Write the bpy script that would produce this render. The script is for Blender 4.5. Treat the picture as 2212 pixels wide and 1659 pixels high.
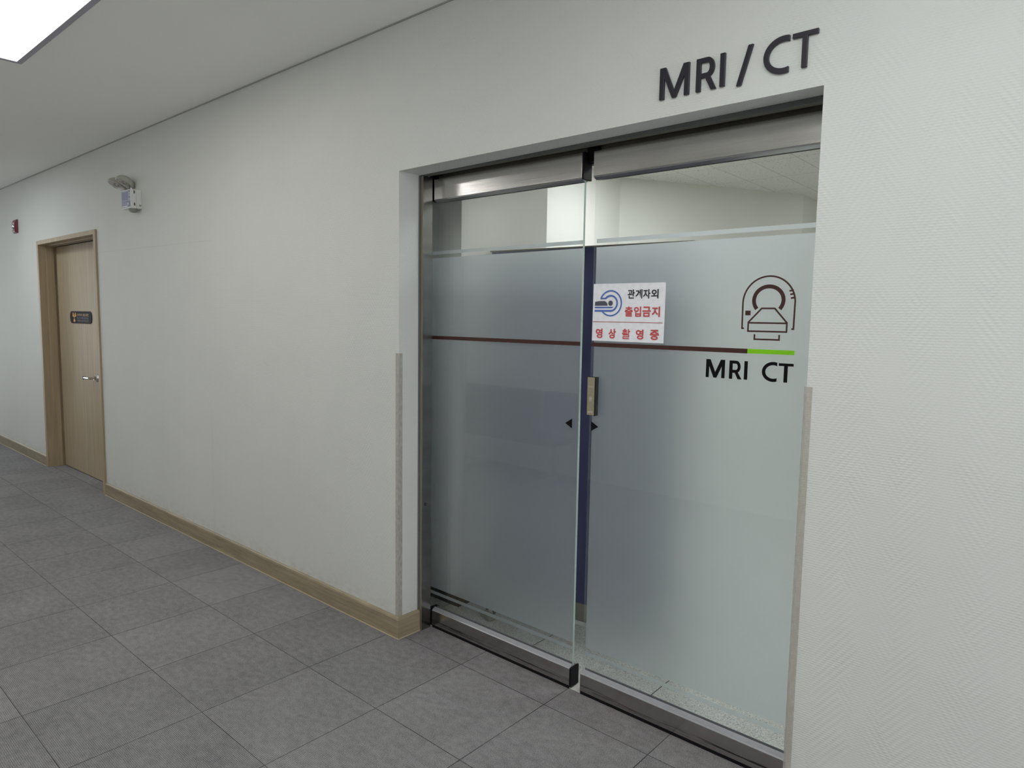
import bpy, bmesh, math, random
from mathutils import Vector, Matrix
random.seed(3)
SC = bpy.context.scene
for o in list(bpy.data.objects):
    bpy.data.objects.remove(o, do_unlink=True)
C = SC.collection

# ------------------------------------------------------------------ camera, world, exposure
# x runs along the corridor wall, y into the wall, z up; wall face is y = 0
cam_d = bpy.data.cameras.new('camera')
cam = bpy.data.objects.new('camera', cam_d)
C.objects.link(cam)
_r = Vector((0.75278, 0.65807, 0.016415)); _u = Vector((-0.074338, 0.060207, 0.995414)); _f = Vector((-0.654064, 0.750546, -0.094242))
M = Matrix(((_r.x, _u.x, -_f.x), (_r.y, _u.y, -_f.y), (_r.z, _u.z, -_f.z)))
cam.matrix_world = Matrix.Translation((2.36763, -1.95276, 1.46598)) @ M.to_4x4()
cam_d.sensor_fit = 'HORIZONTAL'; cam_d.sensor_width = 36.0
cam_d.lens = 1482.33 / 2212 * 36.0
cam_d.clip_start = 0.02
SC.camera = cam
W = bpy.data.worlds.new('world'); SC.world = W; W.use_nodes = True
W.node_tree.nodes['Background'].inputs[0].default_value = (0.9, 0.95, 1, 1)
W.node_tree.nodes['Background'].inputs[1].default_value = 0.05
SC.view_settings.view_transform = 'Standard'; SC.view_settings.look = 'None'
SC.view_settings.exposure = 0.06; SC.view_settings.gamma = 1.0; SC.view_settings.use_curve_mapping = False
try:
    SC.cycles.max_bounces = 12; SC.cycles.diffuse_bounces = 6; SC.cycles.glossy_bounces = 5
    SC.cycles.transmission_bounces = 10; SC.cycles.transparent_max_bounces = 16
    SC.cycles.sample_clamp_indirect = 6.0; SC.cycles.use_denoising = True
except Exception:
    pass
LAMP_MAIN = 6.5      # emission of the corridor ceiling panels
FILL_R, FILL_L = 34.0, 28.0    # added fill light at the corridor ends
LAMP_ROOM = 20.0      # emission of the panels in the room behind the doors
ZC = 2.708           # corridor ceiling
ZR = 2.65            # ceiling of the room behind the doors

# ------------------------------------------------------------------ node helpers
class NT:
    def __init__(s, name):
        s.m = bpy.data.materials.new(name); s.m.use_nodes = True
        s.t = s.m.node_tree; s.t.nodes.clear()
        s.out = s.t.nodes.new('ShaderNodeOutputMaterial')
    def n(s, typ, **kw):
        x = s.t.nodes.new(typ)
        for k, v in kw.items():
            if k.startswith('i_'):
                x.inputs[k[2:].replace('_', ' ')].default_value = v
            else:
                setattr(x, k, v)
        return x
    def l(s, a, b): s.t.links.new(a, b)
    def v(s, op, a, b=None, c=None):
        x = s.t.nodes.new('ShaderNodeMath'); x.operation = op
        for i, q in enumerate((a, b, c)):
            if q is None: continue
            if isinstance(q, (int, float)): x.inputs[i].default_value = q
            else: s.l(q, x.inputs[i])
        return x.outputs[0]
    def pos(s):
        g = s.n('ShaderNodeNewGeometry'); sep = s.n('ShaderNodeSeparateXYZ')
        s.l(g.outputs['Position'], sep.inputs[0])
        return g.outputs['Position'], sep.outputs[0], sep.outputs[1], sep.outputs[2]
    def xyz(s, x, y, z):
        c = s.n('ShaderNodeCombineXYZ')
        for i, q in enumerate((x, y, z)):
            if isinstance(q, (int, float)): c.inputs[i].default_value = q
            else: s.l(q, c.inputs[i])
        return c.outputs[0]
    def noise(s, vec, scale, detail=3, rough=0.5):
        x = s.n('ShaderNodeTexNoise'); x.inputs['Scale'].default_value = scale
        x.inputs['Detail'].default_value = detail; x.inputs['Roughness'].default_value = rough
        s.l(vec, x.inputs['Vector']); return x.outputs[0]
    def mix(s, f, a, b, mode='MIX'):
        x = s.n('ShaderNodeMix', data_type='RGBA', blend_type=mode)
        for i, q in ((0, f), (6, a), (7, b)):
            if isinstance(q, (int, float)): x.inputs[i].default_value = q
            elif isinstance(q, tuple): x.inputs[i].default_value = q + (1,) if len(q) == 3 else q
            else: s.l(q, x.inputs[i])
        return x.outputs[2]
    def ramp(s, f, lo, hi, a=0.0, b=1.0, smooth=False):
        x = s.n('ShaderNodeMapRange'); x.inputs[1].default_value = lo; x.inputs[2].default_value = hi
        x.inputs[3].default_value = a; x.inputs[4].default_value = b
        if smooth: x.interpolation_type = 'SMOOTHSTEP'
        s.l(f, x.inputs[0]); return x.outputs[0]
    def bsdf(s, col=(.8, .8, .8), rough=.5, metal=0.0, spec=.5, trans=0.0, ior=1.45, emit=None, es=0, coat=0):
        p = s.n('ShaderNodeBsdfPrincipled')
        def put(k, q):
            if isinstance(q, (int, float)): p.inputs[k].default_value = q
            elif isinstance(q, tuple): p.inputs[k].default_value = q + (1,)
            else: s.l(q, p.inputs[k])
        put('Base Color', col); put('Roughness', rough); put('Metallic', metal)
        put('Specular IOR Level', spec); put('Transmission Weight', trans); put('IOR', ior)
        put('Coat Weight', coat)
        if emit: put('Emission Color', emit); put('Emission Strength', es)
        s.l(p.outputs[0], s.out.inputs[0]); s.p = p
        return p
    def bump(s, h, dist, strength=1.0):
        b = s.n('ShaderNodeBump'); b.inputs['Distance'].default_value = dist; b.inputs['Strength'].default_value = strength
        s.l(h, b.inputs['Height']); s.l(b.outputs[0], s.p.inputs['Normal'])

def srgb(r, g, b):
    f = lambda c: (c / 255 / 12.92) if c / 255 <= .04045 else ((c / 255 + .055) / 1.055) ** 2.4
    return (f(r), f(g), f(b))

def plain(name, col, rough=.5, metal=0.0, spec=.5, **k):
    m = NT(name)
    P, x, y, z = m.pos()
    nz = m.noise(P, 60, 3)
    c = m.mix(m.ramp(nz, .3, .7, 0, 1), tuple(v * .95 for v in col), tuple(min(1, v * 1.03) for v in col))
    m.bsdf(c, rough, metal, spec, **k)
    return m.m

# ------------------------------------------------------------------ materials
def m_wallpaper(name, col, amp=0.00085, stains=True):
    m = NT(name); P, x, y, z = m.pos()
    u = m.v('ADD', x, y)
    per = 0.0068
    wob = m.noise(m.xyz(m.v('MULTIPLY', u, 9), 0, m.v('MULTIPLY', z, 22)), 1.0, 2)
    zz = m.v('ADD', z, m.v('MULTIPLY', wob, 0.003))
    row = m.v('FLOOR', m.v('DIVIDE', zz, per))
    fz = m.v('FRACT', m.v('DIVIDE', zz, per))
    col_i = m.v('FLOOR', m.v('DIVIDE', m.v('ADD', u, m.v('MULTIPLY', m.noise(m.xyz(m.v('MULTIPLY', u, 4), 0, m.v('MULTIPLY', z, 7)), 1.0, 2), .22)), 0.095))
    par = m.v('SUBTRACT', m.v('MULTIPLY', m.v('FLOORED_MODULO', col_i, 2.0), 2.0), 1.0)   # -1 / +1
    sh = m.v('MULTIPLY', m.v('MULTIPLY', row, par), 0.0048)
    fu = m.v('FRACT', m.v('DIVIDE', m.v('ADD', u, sh), 0.017))
    hz = m.v('SINE', m.v('MULTIPLY', fz, math.pi))
    hu = m.v('SINE', m.v('MULTIPLY', fu, math.pi))
    big = m.ramp(m.noise(m.xyz(m.v('MULTIPLY', u, 5), 0, m.v('MULTIPLY', z, 5)), 1.0, 3), .35, .65, .35, 1.0)
    h = m.v('MULTIPLY', m.v('MULTIPLY', hz, m.v('POWER', hu, 0.7)), big)
    dg = m.v('SINE', m.v('MULTIPLY', m.v('SUBTRACT', zz, m.v('MULTIPLY', m.v('MULTIPLY', u, par), -1.25)), 2 * math.pi / .024))
    dg = m.v('ADD', m.v('MULTIPLY', dg, .5), .5)
    h = m.v('ADD', m.v('MULTIPLY', h, m.v('ADD', m.v('MULTIPLY', dg, .45), .55)), m.v('MULTIPLY', m.v('MULTIPLY', dg, big), .20))
    h = m.v('ADD', h, m.v('MULTIPLY', m.noise(P, 500, 2), .30))
    base = tuple(col)
    tone = m.ramp(m.noise(P, 1.3, 2), .3, .7, 0, 1)
    c = m.mix(tone, tuple(v * .975 for v in base), tuple(min(1, v * 1.02) for v in base))
    if stains:
        # hand and shoe scuffs and the grime that sits on top of the skirting
        g = m.noise(m.xyz(m.v('MULTIPLY', u, 14), 0, m.v('MULTIPLY', z, 30)), 1.0, 4, .65)
        low = m.ramp(z, .10, .20, 1, 0)
        gm = m.v('MULTIPLY', m.v('MULTIPLY', m.ramp(g, .42, .7, 0, 1), low), .38)
        c = m.mix(gm, c, (base[0] * .62, base[1] * .56, base[2] * .45))
        s2 = m.noise(m.xyz(m.v('MULTIPLY', u, 55), 7, m.v('MULTIPLY', z, 26)), 1.0, 5, .7)
        lw = m.ramp(z, .2, 1.1, 1, .1)
        c = m.mix(m.v('MULTIPLY', m.v('MULTIPLY', m.ramp(s2, .71, .78, 0, 1), lw), .28), c, (base[0] * .7, base[1] * .68, base[2] * .66))
        # paper seams: one crack line left of the opening, one upright joint
        ln = m.v('LESS_THAN', m.v('ABSOLUTE', m.v('SUBTRACT', z, m.v('ADD', m.v('MULTIPLY', x, -.0112), 1.887))), .0016)
        inx = m.v('MULTIPLY', m.v('GREATER_THAN', x, -3.64), m.v('LESS_THAN', x, -1.75))
        c = m.mix(m.v('MULTIPLY', m.v('MULTIPLY', ln, inx), .22), c, (base[0] * .55, base[1] * .55, base[2] * .52))
        lv = m.v('LESS_THAN', m.v('ABSOLUTE', m.v('SUBTRACT', x, m.v('ADD', -1.797, m.v('MULTIPLY', m.noise(m.xyz(0, 0, m.v('MULTIPLY', z, 60)), 1, 2), .004)))), .0012)
        c = m.mix(m.v('MULTIPLY', m.v('MULTIPLY', lv, m.v('LESS_THAN', z, .95)), .25), c, (base[0] * .5, base[1] * .5, base[2] * .48))
    m.bsdf(c, .62, 0, .3)
    m.bump(h, amp, .9)
    return m.m

def m_carpet():
    m = NT('carpet_tile'); P, x, y, z = m.pos()
    tx = m.v('DIVIDE', m.v('ADD', x, 3.2167), .45); ty = m.v('DIVIDE', m.v('SUBTRACT', y, .024), .45)
    def edge(t):
        f = m.v('FRACT', t); return m.v('MINIMUM', f, m.v('SUBTRACT', 1.0, f))
    ex = edge(tx); ey = edge(ty)
    lx = m.v('LESS_THAN', ex, .0036); ly = m.v('LESS_THAN', ey, .0030)
    brk = m.ramp(m.noise(P, 2.2, 3), .35, .6, .65, 1)
    wn = m.n('ShaderNodeTexWhiteNoise', noise_dimensions='2D')
    m.l(m.xyz(m.v('FLOOR', tx), m.v('FLOOR', ty), 0), wn.inputs['Vector'])
    fine = m.noise(m.xyz(m.v('MULTIPLY', x, 260), m.v('MULTIPLY', y, 520), 0), 1.0, 2, .7)
    mid = m.noise(m.xyz(m.v('MULTIPLY', x, 26), m.v('MULTIPLY', y, 40), 0), 1.0, 4, .6)
    big = m.noise(P, 3.2, 3, .55)
    rib = m.v('SINE', m.v('MULTIPLY', y, 2 * math.pi / .0055))
    t = m.v('ADD', m.v('MULTIPLY', m.v('SUBTRACT', fine, .5), 2.1), m.v('MULTIPLY', m.v('SUBTRACT', mid, .5), .55))
    t = m.v('ADD', t, m.v('MULTIPLY', m.v('SUBTRACT', big, .5), .30))
    t = m.v('ADD', t, m.v('MULTIPLY', m.v('SUBTRACT', wn.outputs[0], .5), .11))
    t = m.v('ADD', t, m.v('MULTIPLY', rib, .17))
    k = m.ramp(t, -.5, .5, 0, 1)
    c = m.mix(k, srgb(78, 77, 80), srgb(170, 168, 169))
    # brownish wear in front of the sliding doors
    wear = m.v('MULTIPLY', m.v('MULTIPLY', m.ramp(y, -.22, .1, 0, 1), m.ramp(m.noise(P, 5, 3), .3, .65, .2, 1)), m.ramp(x, -.4, .1, .2, 1))
    c = m.mix(m.v('MULTIPLY', wear, .5), c, m.mix(k, srgb(70, 62, 63), srgb(158, 146, 146)))
    line = m.v('MULTIPLY', m.v('MAXIMUM', lx, ly), brk)
    c = m.mix(m.v('MULTIPLY', line, .92), c, srgb(40, 39, 40))
    m.bsdf(c, .95, 0, .15)
    h = m.v('ADD', m.v('MULTIPLY', rib, .35), fine)
    m.bump(h, .0012, .6)
    return m.m

def m_wood(name, a, b, vertical=True, rough=.45, dirt=False, s=1.0):
    m = NT(name); P, x, y, z = m.pos()
    u = m.v('ADD', x, m.v('MULTIPLY', y, 1.3))
    if vertical: vec = m.xyz(m.v('MULTIPLY', u, 42 * s), 0, m.v('MULTIPLY', z, 1.3)); vec2 = m.xyz(m.v('MULTIPLY', u, 170 * s), 3, m.v('MULTIPLY', z, 4))
    else: vec = m.xyz(m.v('MULTIPLY', u, 1.6), 0, m.v('MULTIPLY', z, 60)); vec2 = m.xyz(m.v('MULTIPLY', u, 6), 3, m.v('MULTIPLY', z, 240))
    g = m.v('ADD', m.v('MULTIPLY', m.noise(vec, 1.0, 3, .6), .6), m.v('MULTIPLY', m.noise(vec2, 1.0, 2), .4))
    c = m.mix(m.ramp(g, .35, .65, 0, 1), a, b)
    if dirt:
        d = m.ramp(m.noise(m.xyz(m.v('MULTIPLY', x, 5), y, m.v('MULTIPLY', z, 22)), 1.0, 4, .65), .45, .75, 0, .45)
        c = m.mix(d, c, tuple(v * .6 for v in a))
    m.bsdf(c, rough, 0, .4)
    m.bump(g, .0003, .4)
    return m.m

def m_steel(name, col=.42, rough=.26, streak=.16, marks=False, tint=(1, .97, .95), brush=.5):
    m = NT(name); P, x, y, z = m.pos()
    vec = m.xyz(m.v('MULTIPLY', x, 3), m.v('MULTIPLY', y, 3), m.v('MULTIPLY', z, 900))
    g = m.noise(vec, 1.0, 3)
    b = m.noise(m.xyz(m.v('MULTIPLY', x, 2.4), m.v('MULTIPLY', y, 2), m.v('MULTIPLY', z, 14)), 1.0, 3)
    k = m.v('ADD', m.v('MULTIPLY', g, .4), m.v('MULTIPLY', b, .6))
    lo = tuple(col * (1 - streak) * t for t in tint); hi = tuple(col * (1 + streak) * t for t in tint)
    c = m.mix(m.ramp(k, .3, .7, 0, 1), lo, hi)
    if marks:
        s = m.noise(m.xyz(m.v('MULTIPLY', x, 3.2), 5, m.v('MULTIPLY', m.v('ADD', z, m.v('MULTIPLY', x, .006)), 130)), 1.0, 4, .6)
        low = m.v('MULTIPLY', m.ramp(z, .018, .03, 0, 1), m.ramp(z, .034, .046, 1, 0))
        c = m.mix(m.v('MULTIPLY', m.v('MULTIPLY', m.ramp(s, .5, .56, 0, 1), low), .85), c, (.03, .026, .024))
    m.bsdf(c, rough, 1.0)
    m.bump(g, .0002, brush)
    return m.m

def m_glass(name, tint=(.974, .984, .986), ior=1.5):
    m = NT(name)
    tr = m.n('ShaderNodeBsdfTransparent'); tr.inputs[0].default_value = tint + (1,)
    gl = m.n('ShaderNodeBsdfGlossy'); gl.inputs['Roughness'].default_value = 0.0; gl.inputs[0].default_value = (1, 1, 1, 1)
    fr = m.n('ShaderNodeFresnel'); ge = m.n('ShaderNodeNewGeometry')
    m.l(m.ramp(ge.outputs['Backfacing'], 0, 1, ior, 1 / ior), fr.inputs[0])
    mx = m.n('ShaderNodeMixShader')
    m.l(fr.outputs[0], mx.inputs[0]); m.l(tr.outputs[0], mx.inputs[1]); m.l(gl.outputs[0], mx.inputs[2])
    m.l(mx.outputs[0], m.out.inputs[0]); return m.m

def m_frost():
    m = NT('frosted_film'); P, x, y, z = m.pos()
    g = m.n('ShaderNodeBsdfGlass'); g.inputs['Roughness'].default_value = .60; g.inputs['IOR'].default_value = 1.35
    g.inputs[0].default_value = (.968, .988, .990, 1)
    d = m.n('ShaderNodeBsdfDiffuse'); d.inputs[0].default_value = (.72, .74, .77, 1)
    t = m.n('ShaderNodeBsdfTranslucent'); t.inputs[0].default_value = (.88, .90, .93, 1)
    a = m.n('ShaderNodeMixShader'); a.inputs[0].default_value = .72
    m.l(d.outputs[0], a.inputs[1]); m.l(t.outputs[0], a.inputs[2])
    b = m.n('ShaderNodeMixShader'); b.inputs[0].default_value = .20
    m.l(g.outputs[0], b.inputs[1]); m.l(a.outputs[0], b.inputs[2]); m.l(b.outputs[0], m.out.inputs[0])
    return m.m

def m_clear_plastic():
    m = NT('clear_plastic_guard'); P, x, y, z = m.pos()
    tr = m.n('ShaderNodeBsdfTransparent'); tr.inputs[0].default_value = (.93, .92, .90, 1)
    gl = m.n('ShaderNodeBsdfGlossy'); gl.inputs['Roughness'].default_value = .12
    df = m.n('ShaderNodeBsdfDiffuse'); df.inputs[0].default_value = (.74, .70, .65, 1)
    nz = m.noise(m.xyz(m.v('MULTIPLY', x, 90), m.v('MULTIPLY', y, 90), m.v('MULTIPLY', z, 45)), 1.0, 3, .6)
    f1 = m.ramp(nz, .4, .6, .14, .26)
    a = m.n('ShaderNodeMixShader'); m.l(f1, a.inputs[0]); m.l(tr.outputs[0], a.inputs[1]); m.l(df.outputs[0], a.inputs[2])
    b = m.n('ShaderNodeMixShader'); b.inputs[0].default_value = .06
    m.l(a.outputs[0], b.inputs[1]); m.l(gl.outputs[0], b.inputs[2]); m.l(b.outputs[0], m.out.inputs[0])
    return m.m

def m_emit(name, col, s):
    m = NT(name); e = m.n('ShaderNodeEmission'); e.inputs[0].default_value = col + (1,); e.inputs[1].default_value = s
    m.l(e.outputs[0], m.out.inputs[0]); return m.m

def m_terrazzo():
    m = NT('speckled_floor_tile'); P, x, y, z = m.pos()
    v = m.n('ShaderNodeTexVoronoi'); v.inputs['Scale'].default_value = 330; m.l(P, v.inputs['Vector'])
    s = m.n('ShaderNodeSeparateColor'); m.l(v.outputs['Color'], s.inputs[0])
    n2 = m.noise(P, 260, 3, .7)
    c = m.mix(s.outputs[0], srgb(176, 176, 170), srgb(216, 216, 210))
    c = m.mix(m.ramp(s.outputs[1], .82, .88, 0, .7), c, srgb(112, 114, 113))
    c = m.mix(m.ramp(n2, .58, .7, 0, .45), c, srgb(110, 112, 112))
    fx = m.v('FRACT', m.v('DIVIDE', m.v('ADD', x, .103), .6025)); ex = m.v('MINIMUM', fx, m.v('SUBTRACT', 1.0, fx))
    fy = m.v('FRACT', m.v('DIVIDE', m.v('SUBTRACT', y, .70), .6)); ey = m.v('MINIMUM', fy, m.v('SUBTRACT', 1.0, fy))
    c = m.mix(m.v('LESS_THAN', m.v('MINIMUM', ex, ey), .0035), c, srgb(45, 45, 44))
    m.bsdf(c, .45, 0, .4); return m.m

def m_ceiltile():
    m = NT('mineral_ceiling_tile'); P, x, y, z = m.pos()
    sp = m.noise(m.xyz(m.v('MULTIPLY', x, 62), m.v('MULTIPLY', y, 62), 0), 1.0, 2, .6)
    c = m.mix(m.ramp(sp, .64, .68, 0, 1), srgb(226, 225, 219), srgb(96, 94, 90))
    fx = m.v('FRACT', m.v('DIVIDE', m.v('ADD', x, .338), .305)); ex = m.v('MINIMUM', fx, m.v('SUBTRACT', 1.0, fx))
    fy = m.v('FRACT', m.v('DIVIDE', m.v('SUBTRACT', y, 3.75), .6)); ey = m.v('MINIMUM', fy, m.v('SUBTRACT', 1.0, fy))
    ln = m.v('MAXIMUM', m.v('LESS_THAN', ex, .009), m.v('LESS_THAN', ey, .004))
    c = m.mix(m.v('MULTIPLY', ln, .6), c, srgb(130, 128, 122))
    m.bsdf(c, .85, 0, .2); return m.m

def m_fabric(name, col):
    m = NT(name); P, x, y, z = m.pos()
    n = m.noise(P, 900, 2, .6)
    c = m.mix(n, tuple(v * .75 for v in col), tuple(v * 1.25 for v in col))
    m.bsdf(c, .9, 0, .15); m.bump(n, .0008, .5); return m.m

WALL = m_wallpaper('embossed_wallpaper', srgb(216, 217, 213))
ROOMWALL = m_wallpaper('room_wallpaper', srgb(226, 224, 216), amp=.0002, stains=False)
_c = NT('white_ceiling_paint'); _c.bsdf(srgb(248, 248, 245), .85, 0, .2); CEIL = _c.m
CARPET = m_carpet()
OAK_D = m_wood('oak_door_laminate', srgb(160, 143, 116), srgb(186, 170, 144))
OAK_F = m_wood('oak_frame_laminate', srgb(158, 140, 112), srgb(180, 163, 136), s=.7)
BASEB = m_wood('wood_look_skirting_vinyl', srgb(140, 127, 103), srgb(172, 158, 133), vertical=False, rough=.35, dirt=True)
STEEL = m_steel('brushed_steel', .68, .16)
STEEL_M = m_steel('scuffed_brushed_steel', .48, .15, marks=True)
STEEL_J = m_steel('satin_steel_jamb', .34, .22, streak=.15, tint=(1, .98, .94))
STEEL_B = m_steel('bright_steel_edge', .62, .3, streak=.08, tint=(1, 1, 1))
CHROME = plain('chrome', (.75, .75, .78), .08, 1.0)
BEAD = plain('pale_sheen_bead', srgb(176, 176, 180), .36, .6)  # pale colour stands in for the lamp's reflection on the lower bevel
BLACK = plain('black_rubber', (.006, .006, .008), .5, spec=.25)
GLASS = m_glass('clear_glass')
GEDGE = plain('glass_edge_green', srgb(168, 186, 178), .15)
FROST = m_frost()
GUARD = m_clear_plastic()
INK = plain('black_vinyl', (.007, .006, .008), .6, spec=.12)
LETTER = plain('black_acrylic', srgb(42, 38, 48), .35)
BROWN = plain('dark_brown_vinyl', srgb(70, 38, 34), .4)
GREEN = plain('lime_green_vinyl', srgb(136, 214, 12), .4)
TERR = m_terrazzo(); CT = m_ceiltile()
NAVY = m_fabric('navy_fabric', srgb(76, 78, 108))
WHITEP = plain('white_plastic', srgb(222, 224, 220), .4)
GREYP = plain('grey_plastic', srgb(150, 150, 142), .5)
ALU = plain('white_aluminium', srgb(206, 206, 206), .35)

# ------------------------------------------------------------------ mesh helpers
def B(): return bmesh.new()
def box(bm, x0, x1, y0, y1, z0, z1, mi=0):
    vs = [bm.verts.new(p) for p in ((x0, y0, z0), (x1, y0, z0), (x1, y1, z0), (x0, y1, z0), (x0, y0, z1), (x1, y0, z1), (x1, y1, z1), (x0, y1, z1))]
    fs = [(0, 3, 2, 1), (4, 5, 6, 7), (0, 1, 5, 4), (1, 2, 6, 5), (2, 3, 7, 6), (3, 0, 4, 7)]
    out = []
    for f in fs:
        q = bm.faces.new([vs[i] for i in f]); q.material_index = mi; out.append(q)
    return out
def prism(bm, pts, y0, y1):
    """outline in x-z, pushed through from y0 to y1"""
    a = [bm.verts.new((p[0], y0, p[1])) for p in pts]; b = [bm.verts.new((p[0], y1, p[1])) for p in pts]
    bm.faces.new(a); bm.faces.new(b[::-1]); n = len(pts)
    for i in range(n): bm.faces.new((a[i], b[i], b[(i + 1) % n], a[(i + 1) % n]))
def prism_yz(bm, pts, x0, x1):
    a = [bm.verts.new((x0, p[0], p[1])) for p in pts]; b = [bm.verts.new((x1, p[0], p[1])) for p in pts]
    bm.faces.new(a); bm.faces.new(b[::-1]); n = len(pts)
    for i in range(n): bm.faces.new((a[i], b[i], b[(i + 1) % n], a[(i + 1) % n]))
def prism_z(bm, pts, z0, z1):
    a = [bm.verts.new((p[0], p[1], z0)) for p in pts]; b = [bm.verts.new((p[0], p[1], z1)) for p in pts]
    bm.faces.new(a); bm.faces.new(b[::-1]); n = len(pts)
    for i in range(n): bm.faces.new((a[i], b[i], b[(i + 1) % n], a[(i + 1) % n]))
def stroke(bm, pts, w, y0, y1, closed=False):
    """a line of constant width drawn in x-z"""
    P = [Vector(p) for p in pts]; n = len(P); L, R = [], []
    for i in range(n):
        if closed: a, b = P[(i - 1) % n], P[(i + 1) % n]; d0 = (P[i] - a).normalized(); d1 = (b - P[i]).normalized()
        else:
            d0 = (P[i] - P[i - 1]).normalized() if i else (P[1] - P[0]).normalized()
            d1 = (P[i + 1] - P[i]).normalized() if i < n - 1 else d0
        t = (d0 + d1).normalized(); nn = Vector((-t.y, t.x)); k = max(.35, nn.dot(Vector((-d0.y, d0.x))))
        L.append(P[i] + nn * w / 2 / k); R.append(P[i] - nn * w / 2 / k)
    rng = range(n if closed else n - 1)
    va = [bm.verts.new((p.x, y0, p.y)) for p in L]; vb = [bm.verts.new((p.x, y0, p.y)) for p in R]
    vc = [bm.verts.new((p.x, y1, p.y)) for p in L]; vd = [bm.verts.new((p.x, y1, p.y)) for p in R]
    for i in rng:
        j = (i + 1) % n
        bm.faces.new((va[i], va[j], vb[j], vb[i])); bm.faces.new((vc[i], vd[i], vd[j], vc[j]))
        bm.faces.new((va[i], vc[i], vc[j], va[j])); bm.faces.new((vb[i], vb[j], vd[j], vd[i]))
    if not closed:
        bm.faces.new((va[0], vb[0], vd[0], vc[0])); bm.faces.new((va[-1], vc[-1], vd[-1], vb[-1]))
def arc(cx, cz, rx, rz, a0, a1, n=24):
    return [(cx + rx * math.cos(math.radians(a0 + (a1 - a0) * i / n)), cz + rz * math.sin(math.radians(a0 + (a1 - a0) * i / n))) for i in range(n + 1)]
def lathe(bm, prof, mat, seg=32):
    """profile (r, h) turned about local z, placed by matrix mat"""
    rings = []
    for r, h in prof:
        rings.append([bm.verts.new(mat @ Vector((r * math.cos(2 * math.pi * k / seg), r * math.sin(2 * math.pi * k / seg), h))) for k in range(seg)] if r > 1e-6 else [bm.verts.new(mat @ Vector((0, 0, h)))])
    for a, b in zip(rings, rings[1:]):
        for k in range(seg):
            k2 = (k + 1) % seg
            if len(a) == 1 and len(b) == 1: continue
            if len(a) == 1: bm.faces.new((a[0], b[k2], b[k]))
            elif len(b) == 1: bm.faces.new((a[k], a[k2], b[0]))
            else: bm.faces.new((a[k], a[k2], b[k2], b[k]))
def axis(loc, d):
    return Matrix.Translation(loc) @ Vector(d).to_track_quat('Z', 'Y').to_matrix().to_4x4()
def tube(bm, a, b, r, seg=12):
    a, b = Vector(a), Vector(b)
    lathe(bm, [(0, 0), (r, 0), (r, (b - a).length), (0, (b - a).length)], axis(a, b - a), seg)
def obj(name, bm, mats, parent=None, bevel=0, smooth=False, bseg=2):
    bmesh.ops.recalc_face_normals(bm, faces=bm.faces)
    me = bpy.data.meshes.new(name); bm.to_mesh(me); bm.free()
    o = bpy.data.objects.new(name, me); C.objects.link(o)
    for m in (mats if isinstance(mats, (list, tuple)) else [mats]): me.materials.append(m)
    if smooth:
        for p in me.polygons: p.use_smooth = True
        e = o.modifiers.new('edges', 'EDGE_SPLIT'); e.split_angle = math.radians(40)
    if bevel:
        b = o.modifiers.new('bevel', 'BEVEL'); b.width = bevel; b.segments = bseg; b.limit_method = 'ANGLE'; b.angle_limit = math.radians(40)
    if parent is not None: attach(o, parent)
    return o
def attach(o, parent):
    o.parent = parent
    o.matrix_parent_inverse = Matrix.Translation(-Vector(parent_loc(parent)))
def parent_loc(p):
    v = Vector(p.location)
    while p.parent is not None:
        p = p.parent; v = Vector((0, 0, 0)) + v if p.type != 'EMPTY' else v
    return v
def thing(name, label, cat, loc=(0, 0, 0), group=None, kind=None):
    o = bpy.data.objects.new(name, None); C.objects.link(o); o.location = loc; o.empty_display_size = .05
    tag(o, label, cat, group, kind); return o
def tag(o, label=None, cat=None, group=None, kind=None):
    if label: o['label'] = label
    if cat: o['category'] = cat
    if group: o['group'] = group
    if kind: o['kind'] = kind
    return o
def struct(name, bm, mats, label, cat, bevel=0):
    return tag(obj(name, bm, mats, None, bevel), label, cat, kind='structure')
def text_mesh(name, s, x0, x1, z0, z1, y, mat, parent, bold=0.0, depth=.0002):
    """one line of lettering fitted into a box on a surface that faces -y"""
    cu = bpy.data.curves.new(name, 'FONT'); cu.body = s; cu.size = 1.0; cu.offset = bold; cu.resolution_u = 4
    cu.fill_mode = 'BOTH'; cu.extrude = .001
    t = bpy.data.objects.new(name, cu); C.objects.link(t)
    bpy.context.view_layer.update()
    dg = bpy.context.evaluated_depsgraph_get()
    me = bpy.data.meshes.new_from_object(t.evaluated_get(dg)); me.name = name
    bpy.data.objects.remove(t); bpy.data.curves.remove(cu)
    if not me.vertices: return None
    xs = [v.co.x for v in me.vertices]; ys = [v.co.y for v in me.vertices]
    ax, bx, ay, by = min(xs), max(xs), min(ys), max(ys)
    for v in me.vertices:
        px = x0 + (v.co.x - ax) / max(1e-6, bx - ax) * (x1 - x0); pz = z0 + (v.co.y - ay) / max(1e-6, by - ay) * (z1 - z0)
        py = y - (depth if v.co.z > 0 else 0)
        v.co = (px, py, pz)
    me.materials.clear(); me.materials.append(mat)
    for p in me.polygons: p.material_index = 0
    o = bpy.data.objects.new(name, me); C.objects.link(o)
    if parent is not None: attach(o, parent)
    return o

# ------------------------------------------------------------------ the shell
XL, XR, XE0, XE1, YB = 0.0, 1.743, -10.0, 5.2, -2.80
DL, DR, DT = -5.17, -3.647, 2.108
WT = .178
ZO = 2.093
bm = B()
box(bm, XE0, DL + .012, 0, WT, 0, ZC + .1)
box(bm, DL + .012, DR - .012, 0, WT, DT - .012, ZC + .1)
box(bm, DR - .012, XL, 0, WT, 0, ZC + .1)
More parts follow.
